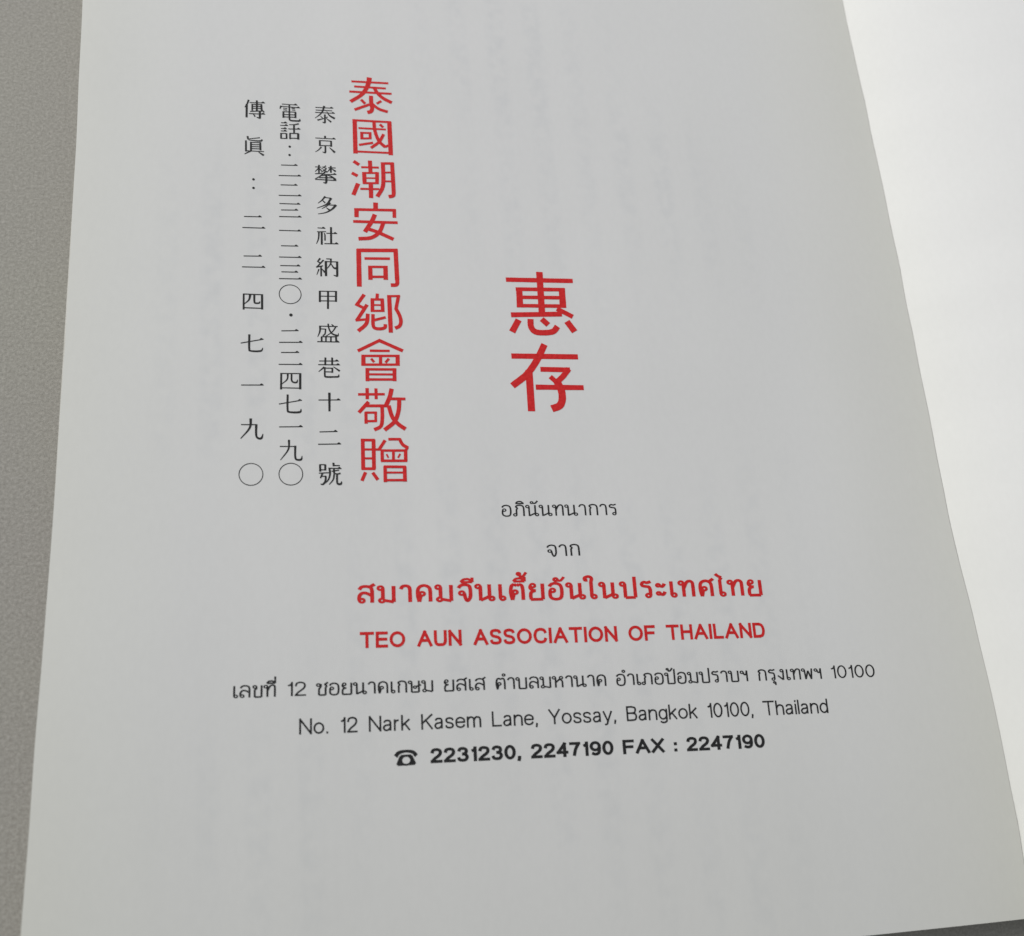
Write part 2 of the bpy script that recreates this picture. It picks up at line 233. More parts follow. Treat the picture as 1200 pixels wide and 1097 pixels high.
# ---------------------------------------------------------------- print: brush-built Chinese characters (millimetres on the page)
INK = 0.00003
STROKES = {'big':[[['l',0.979,[[2.14,45.15],[17.7,45.15]]],['l',1.335,[[10.06,47.31],[9.73,36.18]]],['l',0.831,[[4.21,42.77],[15.54,42.86]]],['l',1.287,[[5.03,43.22],[4.83,38.18]]],['l',1.308,[[14.92,43.29],[14.77,38.25]]],['l',0.793,[[4.65,40.73],[15.09,40.79]]],['l',0.79,[[4.12,38.6],[15.42,38.66]]],['l',1.072,[[2.62,36.28],[14.33,36.64]]],['l',1.012,[[13.3,37.99],[16.79,36.0]]],['l',1.272,[[4.26,35.06],[2.54,32.04]]],['s',1.212,[[6.98,35.29],[6.95,33.35],[7.84,32.13],[9.96,31.92],[11.95,32.29],[13.03,33.54]]],['l',1.144,[[9.55,35.32],[10.92,33.9]]],['l',1.297,[[15.31,34.81],[16.86,32.26]]]],[['l',1.13,[[1.9,26.14],[16.99,26.03]]],['s',1.33,[[9.63,29.04],[7.6,25.22],[5.03,21.76],[1.58,18.97]]],['l',1.387,[[5.57,22.77],[5.33,12.97]]],['l',1.058,[[8.17,22.96],[14.86,22.83]]],['s',1.129,[[14.6,23.13],[13.23,21.39],[11.57,19.82]]],['l',0.983,[[10.22,21.2],[11.67,19.71]]],['s',1.468,[[11.54,20.27],[12.39,18.03],[12.42,15.8],[11.68,14.26],[9.87,13.53]]],['l',1.053,[[6.75,18.67],[17.54,18.55]]]]],'red':[[['l',0.496,[[-30.9,97.39],[-22.22,97.37]]],['l',0.495,[[-30.29,95.98],[-22.87,95.86]]],['l',0.521,[[-31.48,94.46],[-21.56,94.4]]],['s',[1.041,0.767],[[-26.64,98.76],[-26.91,97.11],[-27.65,95.22],[-28.87,93.49],[-31.29,91.61]]],['s',0.771,[[-25.64,95.93],[-24.88,94.4],[-23.56,92.98],[-21.62,91.86]]],['s',0.846,[[-26.44,93.56],[-26.46,91.49],[-26.3,90.02],[-26.63,89.1],[-27.46,88.8]]],['l',0.6,[[-28.83,92.34],[-27.88,91.24]]],['l',0.548,[[-24.07,92.21],[-25.19,91.37]]],['s',0.625,[[-30.41,89.37],[-28.7,90.21],[-26.91,91.05]]],['s',0.657,[[-26.35,91.33],[-24.77,89.94],[-22.68,89.21]]]],[['l',0.517,[[-30.96,86.45],[-22.04,86.35]]],['l',0.904,[[-30.46,86.72],[-30.54,77.31]]],['l',0.916,[[-22.43,86.52],[-22.45,77.22]]],['l',0.472,[[-30.82,77.87],[-22.39,77.81]]],['l',0.437,[[-29.65,84.32],[-23.32,84.25]]],['s',0.714,[[-26.01,86.61],[-25.87,83.76],[-25.03,80.97],[-23.61,79.35]]],['l',0.515,[[-23.71,79.34],[-22.94,79.9]]],['l',0.558,[[-24.66,85.61],[-23.93,84.81]]],['s',0.633,[[-23.87,82.92],[-25.04,80.73],[-26.97,78.99]]],['l',0.631,[[-28.95,83.31],[-28.95,81.29]]],['l',0.593,[[-27.02,83.34],[-27.04,81.38]]],['l',0.435,[[-29.25,83.04],[-26.73,83.08]]],['l',0.434,[[-29.3,81.46],[-26.78,81.63]]],['l',0.512,[[-29.69,79.68],[-26.43,80.43]]]],[['l',0.74,[[-31.05,75.2],[-29.8,74.26]]],['l',0.698,[[-31.53,72.03],[-30.24,71.26]]],['l',0.848,[[-30.2,69.27],[-31.35,66.17]]],['l',0.469,[[-29.35,73.66],[-25.33,73.72]]],['l',0.821,[[-27.32,75.53],[-27.28,72.26]]],['l',0.816,[[-28.75,72.38],[-28.72,69.22]]],['l',0.741,[[-25.79,72.5],[-25.91,69.29]]],['l',0.429,[[-29.15,72.13],[-25.39,72.25]]],['l',0.35,[[-29.09,70.76],[-25.6,70.86]]],['l',0.466,[[-29.14,69.39],[-25.53,69.53]]],['l',0.465,[[-29.73,67.86],[-25.47,67.94]]],['l',0.852,[[-27.32,69.39],[-27.39,65.53]]],['s',0.82,[[-24.38,75.16],[-24.42,70.54],[-24.76,68.24],[-25.97,65.93]]],['l',0.551,[[-24.86,74.86],[-21.87,74.99]]],['l',0.824,[[-22.26,75.21],[-22.2,67.21]]],['s',0.78,[[-22.18,67.55],[-22.37,66.33],[-23.41,66.02]]],['l',0.393,[[-24.37,72.43],[-22.21,72.52]]],['l',0.391,[[-24.46,70.08],[-22.21,70.13]]]],[['l',0.926,[[-26.42,64.35],[-26.48,62.59]]],['l',0.616,[[-31.28,62.38],[-21.95,62.48]]],['l',0.879,[[-30.75,62.62],[-30.82,60.39]]],['l',0.736,[[-22.27,62.74],[-22.32,60.5]]],['l',0.614,[[-31.6,59.26],[-21.64,59.23]]],['s',0.881,[[-26.68,61.24],[-27.45,59.44],[-29.07,56.62]]],['s',0.765,[[-28.66,57.52],[-26.69,56.85],[-24.81,55.94],[-22.75,54.9]]],['s',0.802,[[-24.88,59.08],[-25.83,56.72],[-27.7,55.19],[-30.55,54.82]]]],[['l',0.937,[[-30.6,52.21],[-30.74,42.77]]],['l',0.798,[[-31.02,51.87],[-21.99,52.07]]],['l',0.875,[[-22.41,52.43],[-22.38,44.53]]],['s',0.793,[[-22.37,44.96],[-22.51,43.46],[-23.83,43.26]]],['l',0.568,[[-29.39,49.85],[-23.75,49.93]]],['l',0.827,[[-28.19,48.05],[-28.25,44.52]]],['l',0.869,[[-24.83,48.09],[-24.89,44.58]]],['l',0.529,[[-28.63,47.76],[-24.41,47.82]]],['l',0.527,[[-28.6,45.25],[-24.65,45.34]]]],[['l',0.698,[[-29.73,40.85],[-31.48,38.19]]],['l',0.619,[[-31.74,38.51],[-30.09,37.62]]],['l',0.695,[[-29.19,38.38],[-31.59,34.39]]],['l',0.501,[[-31.82,34.49],[-29.21,34.81]]],['s',0.732,[[-29.11,36.15],[-29.5,33.76],[-31.32,31.91]]],['l',0.625,[[-26.86,41.12],[-27.0,39.8]]],['l',0.507,[[-28.37,39.66],[-25.54,39.67]]],['l',0.7,[[-28.01,39.85],[-28.09,36.6]]],['l',0.702,[[-25.87,39.82],[-25.85,36.74]]],['l',0.35,[[-28.03,38.31],[-25.79,38.3]]],['l',0.466,[[-28.37,36.86],[-25.46,36.9]]],['s',0.658,[[-28.01,36.06],[-28.05,33.35],[-27.55,32.62],[-26.3,32.55],[-25.51,32.9],[-25.43,33.64]]],['l',0.543,[[-27.77,34.61],[-25.26,35.33]]],['l',0.819,[[-24.31,40.79],[-24.31,31.62]]],['l',0.472,[[-24.67,40.5],[-21.94,40.61]]],['l',0.667,[[-22.23,40.78],[-22.96,37.33]]],['s',0.702,[[-22.99,37.55],[-22.24,35.81],[-22.0,34.29],[-22.4,33.2],[-23.35,32.71]]]],[['l',0.651,[[-26.56,29.86],[-31.56,27.18]]],['l',0.694,[[-26.76,29.66],[-21.88,27.24]]],['l',0.498,[[-28.99,27.26],[-24.73,27.24]]],['l',0.498,[[-30.84,26.02],[-22.67,26.06]]],['l',0.496,[[-30.9,23.96],[-22.7,23.99]]],['l',0.798,[[-30.39,26.23],[-30.47,23.79]]],['l',0.769,[[-23.08,26.27],[-23.15,23.82]]],['l',0.612,[[-26.74,25.98],[-26.82,23.97]]],['l',0.496,[[-28.77,25.4],[-28.17,24.56]]],['l',0.498,[[-24.96,25.42],[-25.75,24.44]]],['l',0.682,[[-29.66,23.16],[-29.74,20.09]]],['l',0.726,[[-23.89,23.14],[-23.97,20.1]]],['l',0.495,[[-30.01,22.87],[-23.57,22.84]]],['l',0.419,[[-29.75,21.7],[-23.85,21.67]]],['l',0.494,[[-29.79,20.49],[-23.71,20.49]]]],[['l',0.511,[[-31.81,17.03],[-26.17,17.07]]],['l',0.638,[[-29.86,18.5],[-29.9,15.93]]],['l',0.597,[[-28.0,18.43],[-28.03,15.93]]],['l',0.677,[[-29.64,15.33],[-31.77,12.87]]],['l',0.595,[[-30.41,14.41],[-25.74,14.39]]],['s',0.677,[[-26.85,14.46],[-26.91,11.58],[-27.3,9.75],[-28.7,8.96]]],['l',0.59,[[-30.29,13.02],[-30.34,10.34]]],['l',0.508,[[-28.24,13.08],[-28.32,10.71]]],['l',0.465,[[-30.47,12.86],[-28.03,12.85]]],['l',0.464,[[-30.53,10.91],[-28.21,10.94]]],['s',0.813,[[-24.68,18.35],[-25.17,16.43],[-26.13,14.23]]],['l',0.558,[[-25.04,16.01],[-21.86,15.96]]],['s',0.767,[[-23.15,15.96],[-23.44,13.17],[-24.4,10.76],[-26.55,8.89]]],['s',0.767,[[-25.48,14.46],[-24.78,11.79],[-23.57,10.17],[-22.13,9.06]]]],[['l',0.707,[[-31.16,6.94],[-31.26,0.12]]],['l',0.71,[[-28.92,6.8],[-29.05,0.19]]],['l',0.544,[[-31.55,6.67],[-28.64,6.64]]],['l',0.418,[[-31.26,4.58],[-28.86,4.55]]],['l',0.416,[[-31.32,2.61],[-28.93,2.57]]],['l',0.539,[[-31.58,0.34],[-28.76,0.3]]],['l',0.62,[[-30.8,-0.44],[-31.62,-2.31]]],['l',0.622,[[-29.35,-0.54],[-28.33,-2.14]]],['l',0.588,[[-26.51,6.6],[-27.85,4.53]]],['l',0.461,[[-28.54,4.54],[-27.35,4.53]]],['l',0.507,[[-25.83,6.82],[-23.36,6.79]]],['s',0.635,[[-23.54,6.93],[-22.92,5.61],[-21.8,4.82]]],['l',0.508,[[-21.89,4.96],[-22.4,4.06]]],['l',0.463,[[-27.4,4.3],[-21.99,4.24]]],['l',0.586,[[-27.23,4.41],[-27.28,1.95]]],['l',0.633,[[-22.35,4.29],[-22.42,1.88]]],['l',0.503,[[-27.57,2.04],[-22.14,1.96]]],['l',0.504,[[-24.88,4.27],[-24.98,1.91]]],['l',0.314,[[-26.34,3.5],[-26.0,2.67]]],['l',0.316,[[-23.5,3.53],[-24.0,2.64]]],['l',0.625,[[-26.76,0.82],[-26.83,-2.66]]],['l',0.671,[[-22.72,0.76],[-22.77,-2.62]]],['l',0.503,[[-27.01,0.72],[-22.47,0.6]]],['l',0.376,[[-26.75,-0.58],[-22.78,-0.64]]],['l',0.459,[[-26.82,-2.24],[-22.65,-2.31]]]]],'colA':[[['h',0.0,[[-39.41,89.51],[-35.33,89.52]]],['t',0.0,[[-39.33,88.76],[-35.58,88.78]]],['h',0.0,[[-39.49,88.12],[-35.02,88.1]]],['s',[0.394,0.301,0.232,0.093],[[-37.37,90.02],[-37.81,88.47],[-38.52,87.45],[-39.55,86.52]]],['s',[0.116,0.302,0.418],[[-36.83,88.53],[-36.21,87.44],[-35.02,86.63]]],['s',[0.324,0.324,0.347,0.116],[[-37.27,87.66],[-37.28,86.26],[-37.35,85.41],[-37.89,85.52]]],['l',[0.139,0.231],[[-38.28,87.15],[-37.85,86.64]]],['l',[0.208,0.093],[[-36.66,87.06],[-37.06,86.62]]],['l',[0.3,0.139],[[-39.01,85.99],[-37.45,86.55]]],['l',[0.139,0.371],[[-36.95,86.58],[-35.88,85.63]]]],[['l',0.345,[[-37.35,81.77],[-37.36,81.04]]],['h',0.0,[[-39.56,81.06],[-35.0,81.01]]],['l',0.343,[[-38.56,80.5],[-38.57,78.91]]],['l',0.345,[[-36.02,80.42],[-36.01,78.86]]],['t',0.0,[[-38.56,80.41],[-35.91,80.38]]],['t',0.0,[[-38.57,79.05],[-35.94,79.14]]],['s',[0.297,0.32,0.32,0.114],[[-37.35,79.11],[-37.35,77.81],[-37.44,77.19],[-38.03,77.37]]],['s',[0.274,0.183,0.091],[[-38.23,78.7],[-38.87,77.87],[-39.65,77.26]]],['l',[0.138,0.436],[[-36.41,78.61],[-35.22,77.34]]]],[['t',0.0,[[-39.77,73.25],[-38.37,73.24]]],['l',0.307,[[-38.88,73.82],[-38.92,71.66]]],['l',[0.251,0.111],[[-38.94,72.98],[-39.79,71.95]]],['l',[0.112,0.251],[[-38.8,72.91],[-38.35,72.26]]],['l',[0.224,0.112],[[-37.29,73.67],[-38.38,72.76]]],['l',[0.112,0.279],[[-38.09,73.44],[-37.2,72.89]]],['l',[0.251,0.126],[[-37.22,72.89],[-38.47,71.84]]],['l',[0.112,0.307],[[-38.04,72.69],[-37.01,71.94]]],['t',0.0,[[-36.84,73.16],[-35.14,73.19]]],['l',0.308,[[-36.23,73.69],[-36.24,71.86]]],['l',[0.252,0.112],[[-36.29,73.02],[-37.0,72.07]]],['l',[0.14,0.364],[[-36.15,73.02],[-35.17,72.23]]],['t',0.0,[[-39.8,71.42],[-37.78,71.57]]],['h',0.0,[[-37.79,71.29],[-35.05,71.46]]],['s',[0.306,0.25,0.111],[[-37.49,72.05],[-38.42,71.02],[-39.86,70.0]]],['s',[0.14,0.279,0.419],[[-37.02,71.16],[-36.13,70.82],[-35.21,70.03]]],['l',[0.223,0.112],[[-36.74,71.34],[-38.21,70.93]]],['t',0.0,[[-38.91,70.42],[-35.99,70.51]]],['h',0.0,[[-39.82,69.94],[-35.09,69.84]]],['s',[0.362,0.39,0.362,0.111],[[-37.3,71.15],[-37.3,69.91],[-37.44,69.11],[-38.04,69.19]]]],[['s',[0.359,0.248,0.11],[[-37.65,65.55],[-38.34,64.55],[-39.29,63.67]]],['t',0.0,[[-37.91,65.26],[-36.32,65.11]]],['s',[0.441,0.276,0.11],[[-36.32,65.16],[-37.39,63.5],[-39.55,62.38]]],['l',[0.138,0.303],[[-38.34,64.55],[-37.7,63.84]]],['s',[0.358,0.221,0.083],[[-36.53,63.92],[-37.4,63.01],[-38.49,62.26]]],['t',0.0,[[-36.92,63.33],[-35.26,63.33]]],['s',[0.468,0.331,0.22,0.11],[[-35.3,63.41],[-36.18,62.28],[-37.58,61.34],[-39.34,60.88]]],['l',[0.138,0.331],[[-37.48,62.59],[-36.78,62.01]]]],[['h',0.0,[[-39.5,57.3],[-37.83,57.24]]],['t',0.0,[[-39.62,56.3],[-37.65,56.4]]],['s',[0.299,0.244,0.109],[[-39.21,56.2],[-39.35,54.53],[-39.81,53.23]]],['l',0.353,[[-38.61,56.38],[-38.65,53.06]]],['s',[0.136,0.245,0.245],[[-38.12,56.07],[-37.92,55.52],[-37.93,54.1]]],['h',0.0,[[-37.62,56.01],[-35.26,56.0]]],['l',0.355,[[-36.54,57.6],[-36.6,53.38]]],['h',0.0,[[-38.09,53.34],[-35.05,53.39]]]],[['l',[0.35,0.216],[[-39.06,49.6],[-39.7,48.7]]],['l',[0.188,0.269],[[-39.72,48.85],[-39.09,48.43]]],['l',[0.296,0.215],[[-38.34,49.2],[-39.75,47.49]]],['l',[0.269,0.188],[[-39.99,47.37],[-38.47,47.75]]],['l',0.295,[[-38.92,47.51],[-38.94,45.11]]],['l',[0.241,0.107],[[-39.38,46.88],[-39.88,45.45]]],['l',[0.134,0.376],[[-38.79,47.01],[-38.1,46.1]]],['l',0.404,[[-37.86,48.96],[-37.89,45.21]]],['t',0.0,[[-37.84,48.81],[-35.27,48.81]]],['l',0.379,[[-35.41,48.91],[-35.46,45.57]]],['s',[0.351,0.351,0.108],[[-35.45,45.88],[-35.52,45.29],[-36.27,45.49]]],['l',0.176,[[-37.76,49.52],[-36.54,49.49]]],['s',[0.297,0.243,0.108],[[-36.77,49.55],[-36.84,48.33],[-37.77,46.88]]],['s',[0.162,0.297,0.405],[[-36.8,48.41],[-36.19,47.34],[-35.61,47.2]]]],[['l',0.372,[[-39.29,41.52],[-39.34,38.79]]],['l',0.375,[[-35.82,41.59],[-35.89,38.92]]],['t',0.0,[[-39.46,41.44],[-35.65,41.47]]],['t',0.0,[[-39.35,40.23],[-35.82,40.26]]],['t',0.0,[[-39.37,39.09],[-35.84,39.12]]],['l',0.346,[[-37.53,41.48],[-37.65,37.16]]]],[['t',0.0,[[-39.49,32.97],[-35.66,32.95]]],['s',[0.342,0.289,0.105],[[-39.42,33.06],[-39.47,31.75],[-39.96,30.39]]],['t',0.0,[[-39.37,32.32],[-38.12,32.27]]],['s',[0.237,0.237,0.263],[[-38.25,32.33],[-38.4,31.17],[-38.87,30.69]]],['s',[0.264,0.264,0.29,0.343],[[-37.7,33.59],[-37.52,32.37],[-36.89,31.22],[-35.62,30.67]]],['l',[0.264,0.079],[[-35.65,30.64],[-35.54,31.38]]],['s',[0.264,0.185,0.106],[[-36.09,32.86],[-36.88,31.63],[-38.51,30.4]]],['l',[0.159,0.265],[[-36.97,33.45],[-36.52,33.03]]],['h',0.0,[[-40.08,29.27],[-35.43,29.26]]],['l',0.288,[[-39.14,30.43],[-39.14,29.28]]],['l',0.263,[[-38.22,30.43],[-38.25,29.28]]],['l',0.263,[[-37.17,30.44],[-37.2,29.29]]],['l',0.316,[[-36.08,30.45],[-36.08,29.3]]],['t',0.0,[[-39.21,30.46],[-35.92,30.49]]]],[['h',0.0,[[-39.77,24.72],[-35.68,24.76]]],['h',0.0,[[-39.98,23.87],[-35.44,23.86]]],['l',0.313,[[-38.43,25.55],[-38.51,23.73]]],['l',0.313,[[-37.02,25.56],[-37.05,23.74]]],['l',[0.311,0.104],[[-38.7,23.33],[-39.92,22.21]]],['l',[0.13,0.365],[[-36.81,23.41],[-35.5,22.41]]],['t',0.0,[[-38.57,23.08],[-36.94,23.06]]],['l',0.287,[[-37.02,23.16],[-37.07,22.0]]],['t',0.0,[[-38.59,22.22],[-37.09,22.19]]],['s',[0.286,0.286,0.312,0.286,0.312,0.104],[[-38.61,23.3],[-38.64,21.57],[-38.42,21.06],[-36.6,21.05],[-35.82,21.14],[-35.7,21.64]]]],[['h',0.0,[[-40.07,15.71],[-35.56,15.76]]],['l',[0.412,0.36],[[-37.78,17.41],[-37.85,13.16]]]],[['h',0.0,[[-39.99,8.53],[-36.33,8.63]]],['h',0.0,[[-40.33,5.79],[-35.68,5.84]]]],[['l',0.339,[[-40.01,1.39],[-40.01,-0.21]]],['l',0.34,[[-38.96,1.34],[-38.98,0.01]]],['t',0.0,[[-40.01,1.31],[-38.89,1.29]]],['t',0.0,[[-40.01,0.18],[-38.92,0.17]]],['t',0.0,[[-40.3,-0.54],[-37.97,-0.46]]],['l',[0.338,0.226],[[-39.55,-0.58],[-40.0,-1.64]]],['t',0.0,[[-39.82,-1.25],[-38.83,-1.2]]],['s',[0.31,0.31,0.31,0.141],[[-38.9,-1.2],[-39.02,-2.23],[-39.5,-2.95],[-39.99,-2.89]]],['l',0.341,[[-37.31,1.7],[-37.26,0.93]]],['t',0.0,[[-37.22,1.09],[-36.02,1.07]]],['h',0.0,[[-38.37,0.52],[-35.73,0.42]]],['s',[0.339,0.311,0.226,0.113],[[-38.16,0.61],[-38.05,-0.73],[-38.43,-2.01],[-39.29,-2.91]]],['l',0.312,[[-37.24,0.47],[-37.21,-0.62]]],['t',0.0,[[-37.75,-0.16],[-36.18,0.08]]],['s',[0.17,0.227,0.284],[[-37.21,-0.62],[-36.56,-0.76],[-35.92,-0.61]]],['s',[0.283,0.226,0.113],[[-37.2,-0.75],[-37.44,-1.96],[-38.28,-3.03]]],['s',[0.311,0.311,0.34,0.34,0.113],[[-36.63,-0.76],[-36.65,-2.58],[-36.33,-2.96],[-35.87,-2.86],[-35.72,-2.37]]]]],'colB':[[['h',0.0,[[-47.01,89.84],[-43.52,89.82]]],['l',0.31,[[-45.32,89.77],[-45.33,85.98]]],['h',0.0,[[-47.3,89.22],[-42.93,89.07]]],['l',[0.337,0.197],[[-47.18,89.35],[-47.44,88.5]]],['t',0.0,[[-46.74,88.73],[-45.78,88.67]]],['t',0.0,[[-46.72,88.27],[-45.82,88.24]]],['t',0.0,[[-44.83,88.84],[-44.04,88.8]]],['t',0.0,[[-44.75,88.37],[-43.99,88.34]]],['l',0.337,[[-46.68,87.79],[-46.69,86.08]]],['l',0.338,[[-43.96,87.86],[-43.96,86.19]]],['t',0.0,[[-46.82,87.73],[-43.8,87.85]]],['t',0.0,[[-46.68,86.97],[-43.95,87.05]]],['t',0.0,[[-46.69,86.32],[-43.95,86.4]]],['s',[0.31,0.31,0.31,0.366,0.113],[[-45.33,86.32],[-45.16,85.51],[-43.82,85.41],[-43.06,85.52],[-42.99,86.02]]]],[['h',0.0,[[-47.22,84.68],[-45.86,84.69]]],['h',0.0,[[-47.41,83.94],[-45.69,84.0]]],['h',0.0,[[-47.27,83.11],[-45.95,83.13]]],['h',0.0,[[-47.28,82.44],[-45.95,82.46]]],['l',0.306,[[-47.24,81.88],[-47.25,80.31]]],['l',0.307,[[-46.03,81.86],[-46.01,80.37]]],['t',0.0,[[-47.24,81.76],[-46.0,81.83]]],['t',0.0,[[-47.25,80.41],[-46.01,80.47]]],['s',[0.309,0.197,0.112],[[-43.24,84.66],[-44.26,84.36],[-45.45,84.27]]],['h',0.0,[[-45.6,83.1],[-42.93,83.21]]],['l',0.308,[[-44.33,84.36],[-44.33,82.03]]],['l',0.307,[[-45.23,82.04],[-45.25,80.34]]],['l',0.392,[[-43.42,81.99],[-43.41,80.37]]],['t',0.0,[[-45.33,81.89],[-43.31,82.0]]],['t',0.0,[[-45.28,80.58],[-43.43,80.67]]]],[['d',0.292,[[-45.34,78.3]]],['d',0.291,[[-45.39,76.05]]]],[['h',0.0,[[-47.31,73.26],[-43.69,73.37]]]],[['h',0.0,[[-47.85,70.45],[-42.95,70.61]]]],[['h',0.0,[[-47.44,68.02],[-43.76,68.12]]]],[['h',0.0,[[-47.88,65.26],[-42.94,65.4]]]],[['h',0.0,[[-47.73,63.15],[-43.22,63.21]]],['h',0.0,[[-47.4,61.51],[-43.71,61.64]]],['h',0.0,[[-47.83,59.8],[-43.01,59.91]]]],[['h',0.0,[[-47.86,56.28],[-43.14,56.32]]]],[['h',0.0,[[-47.47,52.41],[-43.82,52.47]]],['h',0.0,[[-47.9,49.58],[-43.15,49.65]]]],[['h',0.0,[[-47.67,47.47],[-43.43,47.52]]],['h',0.0,[[-47.43,45.93],[-43.91,45.96]]],['h',0.0,[[-47.94,44.25],[-43.14,44.3]]]],[['c',0.14,[[-45.62,40.5],[2.31,2.28]]]],[['d',0.368,[[-45.51,35.49]]]],[['h',0.0,[[-47.54,31.67],[-44.0,31.8]]],['h',0.0,[[-48.04,28.96],[-43.22,29.04]]]],[['h',0.0,[[-47.66,26.59],[-43.94,26.66]]],['h',0.0,[[-48.16,23.83],[-43.29,23.85]]]],[['l',0.335,[[-47.64,21.79],[-47.72,18.08]]],['l',0.385,[[-43.74,21.74],[-43.79,18.13]]],['t',0.0,[[-47.83,21.74],[-43.5,21.74]]],['t',0.0,[[-47.71,18.45],[-43.72,18.39]]],['s',[0.336,0.24,0.12],[[-46.32,21.74],[-46.45,20.4],[-47.61,19.27]]],['s',[0.289,0.289,0.289,0.289,0.12],[[-45.53,21.74],[-45.52,20.18],[-45.14,19.73],[-44.49,19.73],[-44.29,20.35]]]],[['s',[0.357,0.333,0.333,0.381,0.119],[[-46.37,16.93],[-46.42,13.64],[-46.05,12.98],[-43.95,12.97],[-43.66,13.7]]],['h',0.0,[[-48.17,14.77],[-43.51,15.65]]]],[['h',0.0,[[-48.16,9.66],[-43.43,9.7]]]],[['t',0.0,[[-48.05,5.35],[-44.83,5.32]]],['s',[0.351,0.281,0.117],[[-46.2,6.8],[-46.36,4.69],[-47.95,2.37]]],['s',[0.352,0.329,0.329,0.352,0.117],[[-44.95,5.5],[-44.98,3.02],[-44.63,2.43],[-43.81,2.47],[-43.59,3.25]]]],[['c',0.14,[[-45.9,-0.69],[2.36,2.35]]]]],'colC':[[['s',[0.361,0.278,0.139],[[-54.43,90.4],[-54.79,89.21],[-55.3,88.29]]],['l',0.388,[[-54.86,89.21],[-54.89,85.54]]],['h',0.0,[[-54.23,89.66],[-50.84,89.82]]],['l',0.362,[[-52.61,90.37],[-52.62,87.42]]],['l',0.306,[[-53.64,89.28],[-53.63,87.53]]],['l',0.363,[[-51.62,89.4],[-51.55,87.72]]],['t',0.0,[[-53.82,89.22],[-51.56,89.33]]],['t',0.0,[[-53.61,88.68],[-51.59,88.78]]],['t',0.0,[[-53.61,88.13],[-51.59,88.23]]],['l',[0.195,0.222],[[-54.12,87.25],[-52.01,87.49]]],['l',[0.167,0.279],[[-51.45,87.86],[-50.98,87.24]]],['l',0.195,[[-52.01,87.49],[-51.11,87.54]]],['h',0.0,[[-54.37,86.62],[-50.82,86.73]]],['l',0.39,[[-51.95,87.49],[-51.94,85.87]]],['s',[0.361,0.361,0.111],[[-51.94,86.04],[-52.01,85.58],[-52.68,85.78]]],['l',[0.167,0.305],[[-53.4,86.59],[-53.01,85.9]]]],[['l',[0.357,0.302],[[-54.66,80.49],[-54.55,79.61]]],['l',[0.138,0.22],[[-54.46,79.74],[-51.95,80.24]]],['s',[0.165,0.248,0.33,0.275],[[-54.46,79.49],[-52.98,79.35],[-51.67,79.42],[-51.47,79.81]]],['l',0.328,[[-55.01,79.3],[-55.0,76.35]]],['t',0.0,[[-55.03,76.55],[-51.06,76.58]]],['l',0.329,[[-53.91,79.02],[-53.91,76.69]]],['l',0.357,[[-51.88,79.04],[-51.82,76.87]]],['t',0.0,[[-53.91,78.85],[-51.85,78.92]]],['t',0.0,[[-53.91,78.27],[-51.86,78.34]]],['t',0.0,[[-53.91,77.74],[-51.86,77.8]]],['t',0.0,[[-53.91,77.19],[-51.86,77.25]]],['l',[0.328,0.109],[[-53.91,76.61],[-55.33,75.64]]],['l',[0.165,0.411],[[-52.23,76.35],[-51.11,75.58]]]],[['d',0.296,[[-53.34,69.1]]],['d',0.296,[[-53.34,66.87]]]],[['h',0.0,[[-55.37,59.44],[-51.62,59.52]]],['h',0.0,[[-55.7,56.63],[-50.87,56.68]]]],[['h',0.0,[[-55.42,49.54],[-51.59,49.64]]],['h',0.0,[[-55.74,46.85],[-50.9,46.91]]]],[['l',0.32,[[-55.36,40.34],[-55.37,36.54]]],['l',0.381,[[-51.54,40.34],[-51.53,36.66]]],['l',0.205,[[-55.47,40.27],[-51.33,40.2]]],['l',0.204,[[-55.35,36.99],[-51.48,36.93]]],['s',[0.409,0.292,0.117],[[-54.01,40.21],[-54.26,38.94],[-55.23,37.88]]],['s',[0.351,0.322,0.293,0.293,0.117],[[-53.16,40.22],[-53.13,38.45],[-52.87,38.15],[-52.14,38.2],[-51.99,38.6]]]],[['s',[0.374,0.345,0.317,0.345,0.115],[[-54.17,30.7],[-54.19,27.51],[-53.88,26.86],[-51.86,26.87],[-51.39,27.61]]],['h',0.0,[[-55.92,28.64],[-51.31,29.63]]]],[['h',0.0,[[-55.82,19.01],[-51.29,19.05]]]],[['t',0.0,[[-55.78,10.17],[-52.56,10.15]]],['s',[0.427,0.349,0.155],[[-53.84,11.54],[-54.07,9.43],[-55.85,7.09]]],['s',[0.389,0.35,0.35,0.389,0.117],[[-52.75,10.28],[-52.75,7.79],[-52.28,7.14],[-51.7,7.22],[-51.39,8.12]]]],[['c',0.138,[[-53.79,-0.65],[2.34,2.34]]]]]}

def smooth(P):
    P = [Vector(p) for p in P]; Q = [2 * P[0] - P[1]] + P + [2 * P[-1] - P[-2]]; out = []
    for i in range(1, len(Q) - 2):
        p0, p1, p2, p3 = Q[i - 1:i + 3]
        for k in range(7):
            t = k / 7
            out.append((0.5 * ((2 * p1) + (-p0 + p2) * t + (2 * p0 - 5 * p1 + 4 * p2 - p3) * t * t + (-p0 + 3 * p1 - 3 * p2 + p3) * t ** 3), (i - 1 + t) / (len(P) - 1)))
    out.append((P[-1], 1.0)); return out
def straight(P):
    P = [Vector(p) for p in P]; out = []
    for i in range(len(P) - 1):
        n = max(1, int((P[i + 1] - P[i]).length / 1.2))
        for k in range(n): out.append((P[i].lerp(P[i + 1], k / n), (i + k / n) / (len(P) - 1)))
    out.append((P[-1], 1.0)); return out
def wid(w, t):
    if not isinstance(w, (list, tuple)): return w
    f = t * (len(w) - 1); i = min(int(f), len(w) - 2); return w[i] + (w[i + 1] - w[i]) * (f - i)
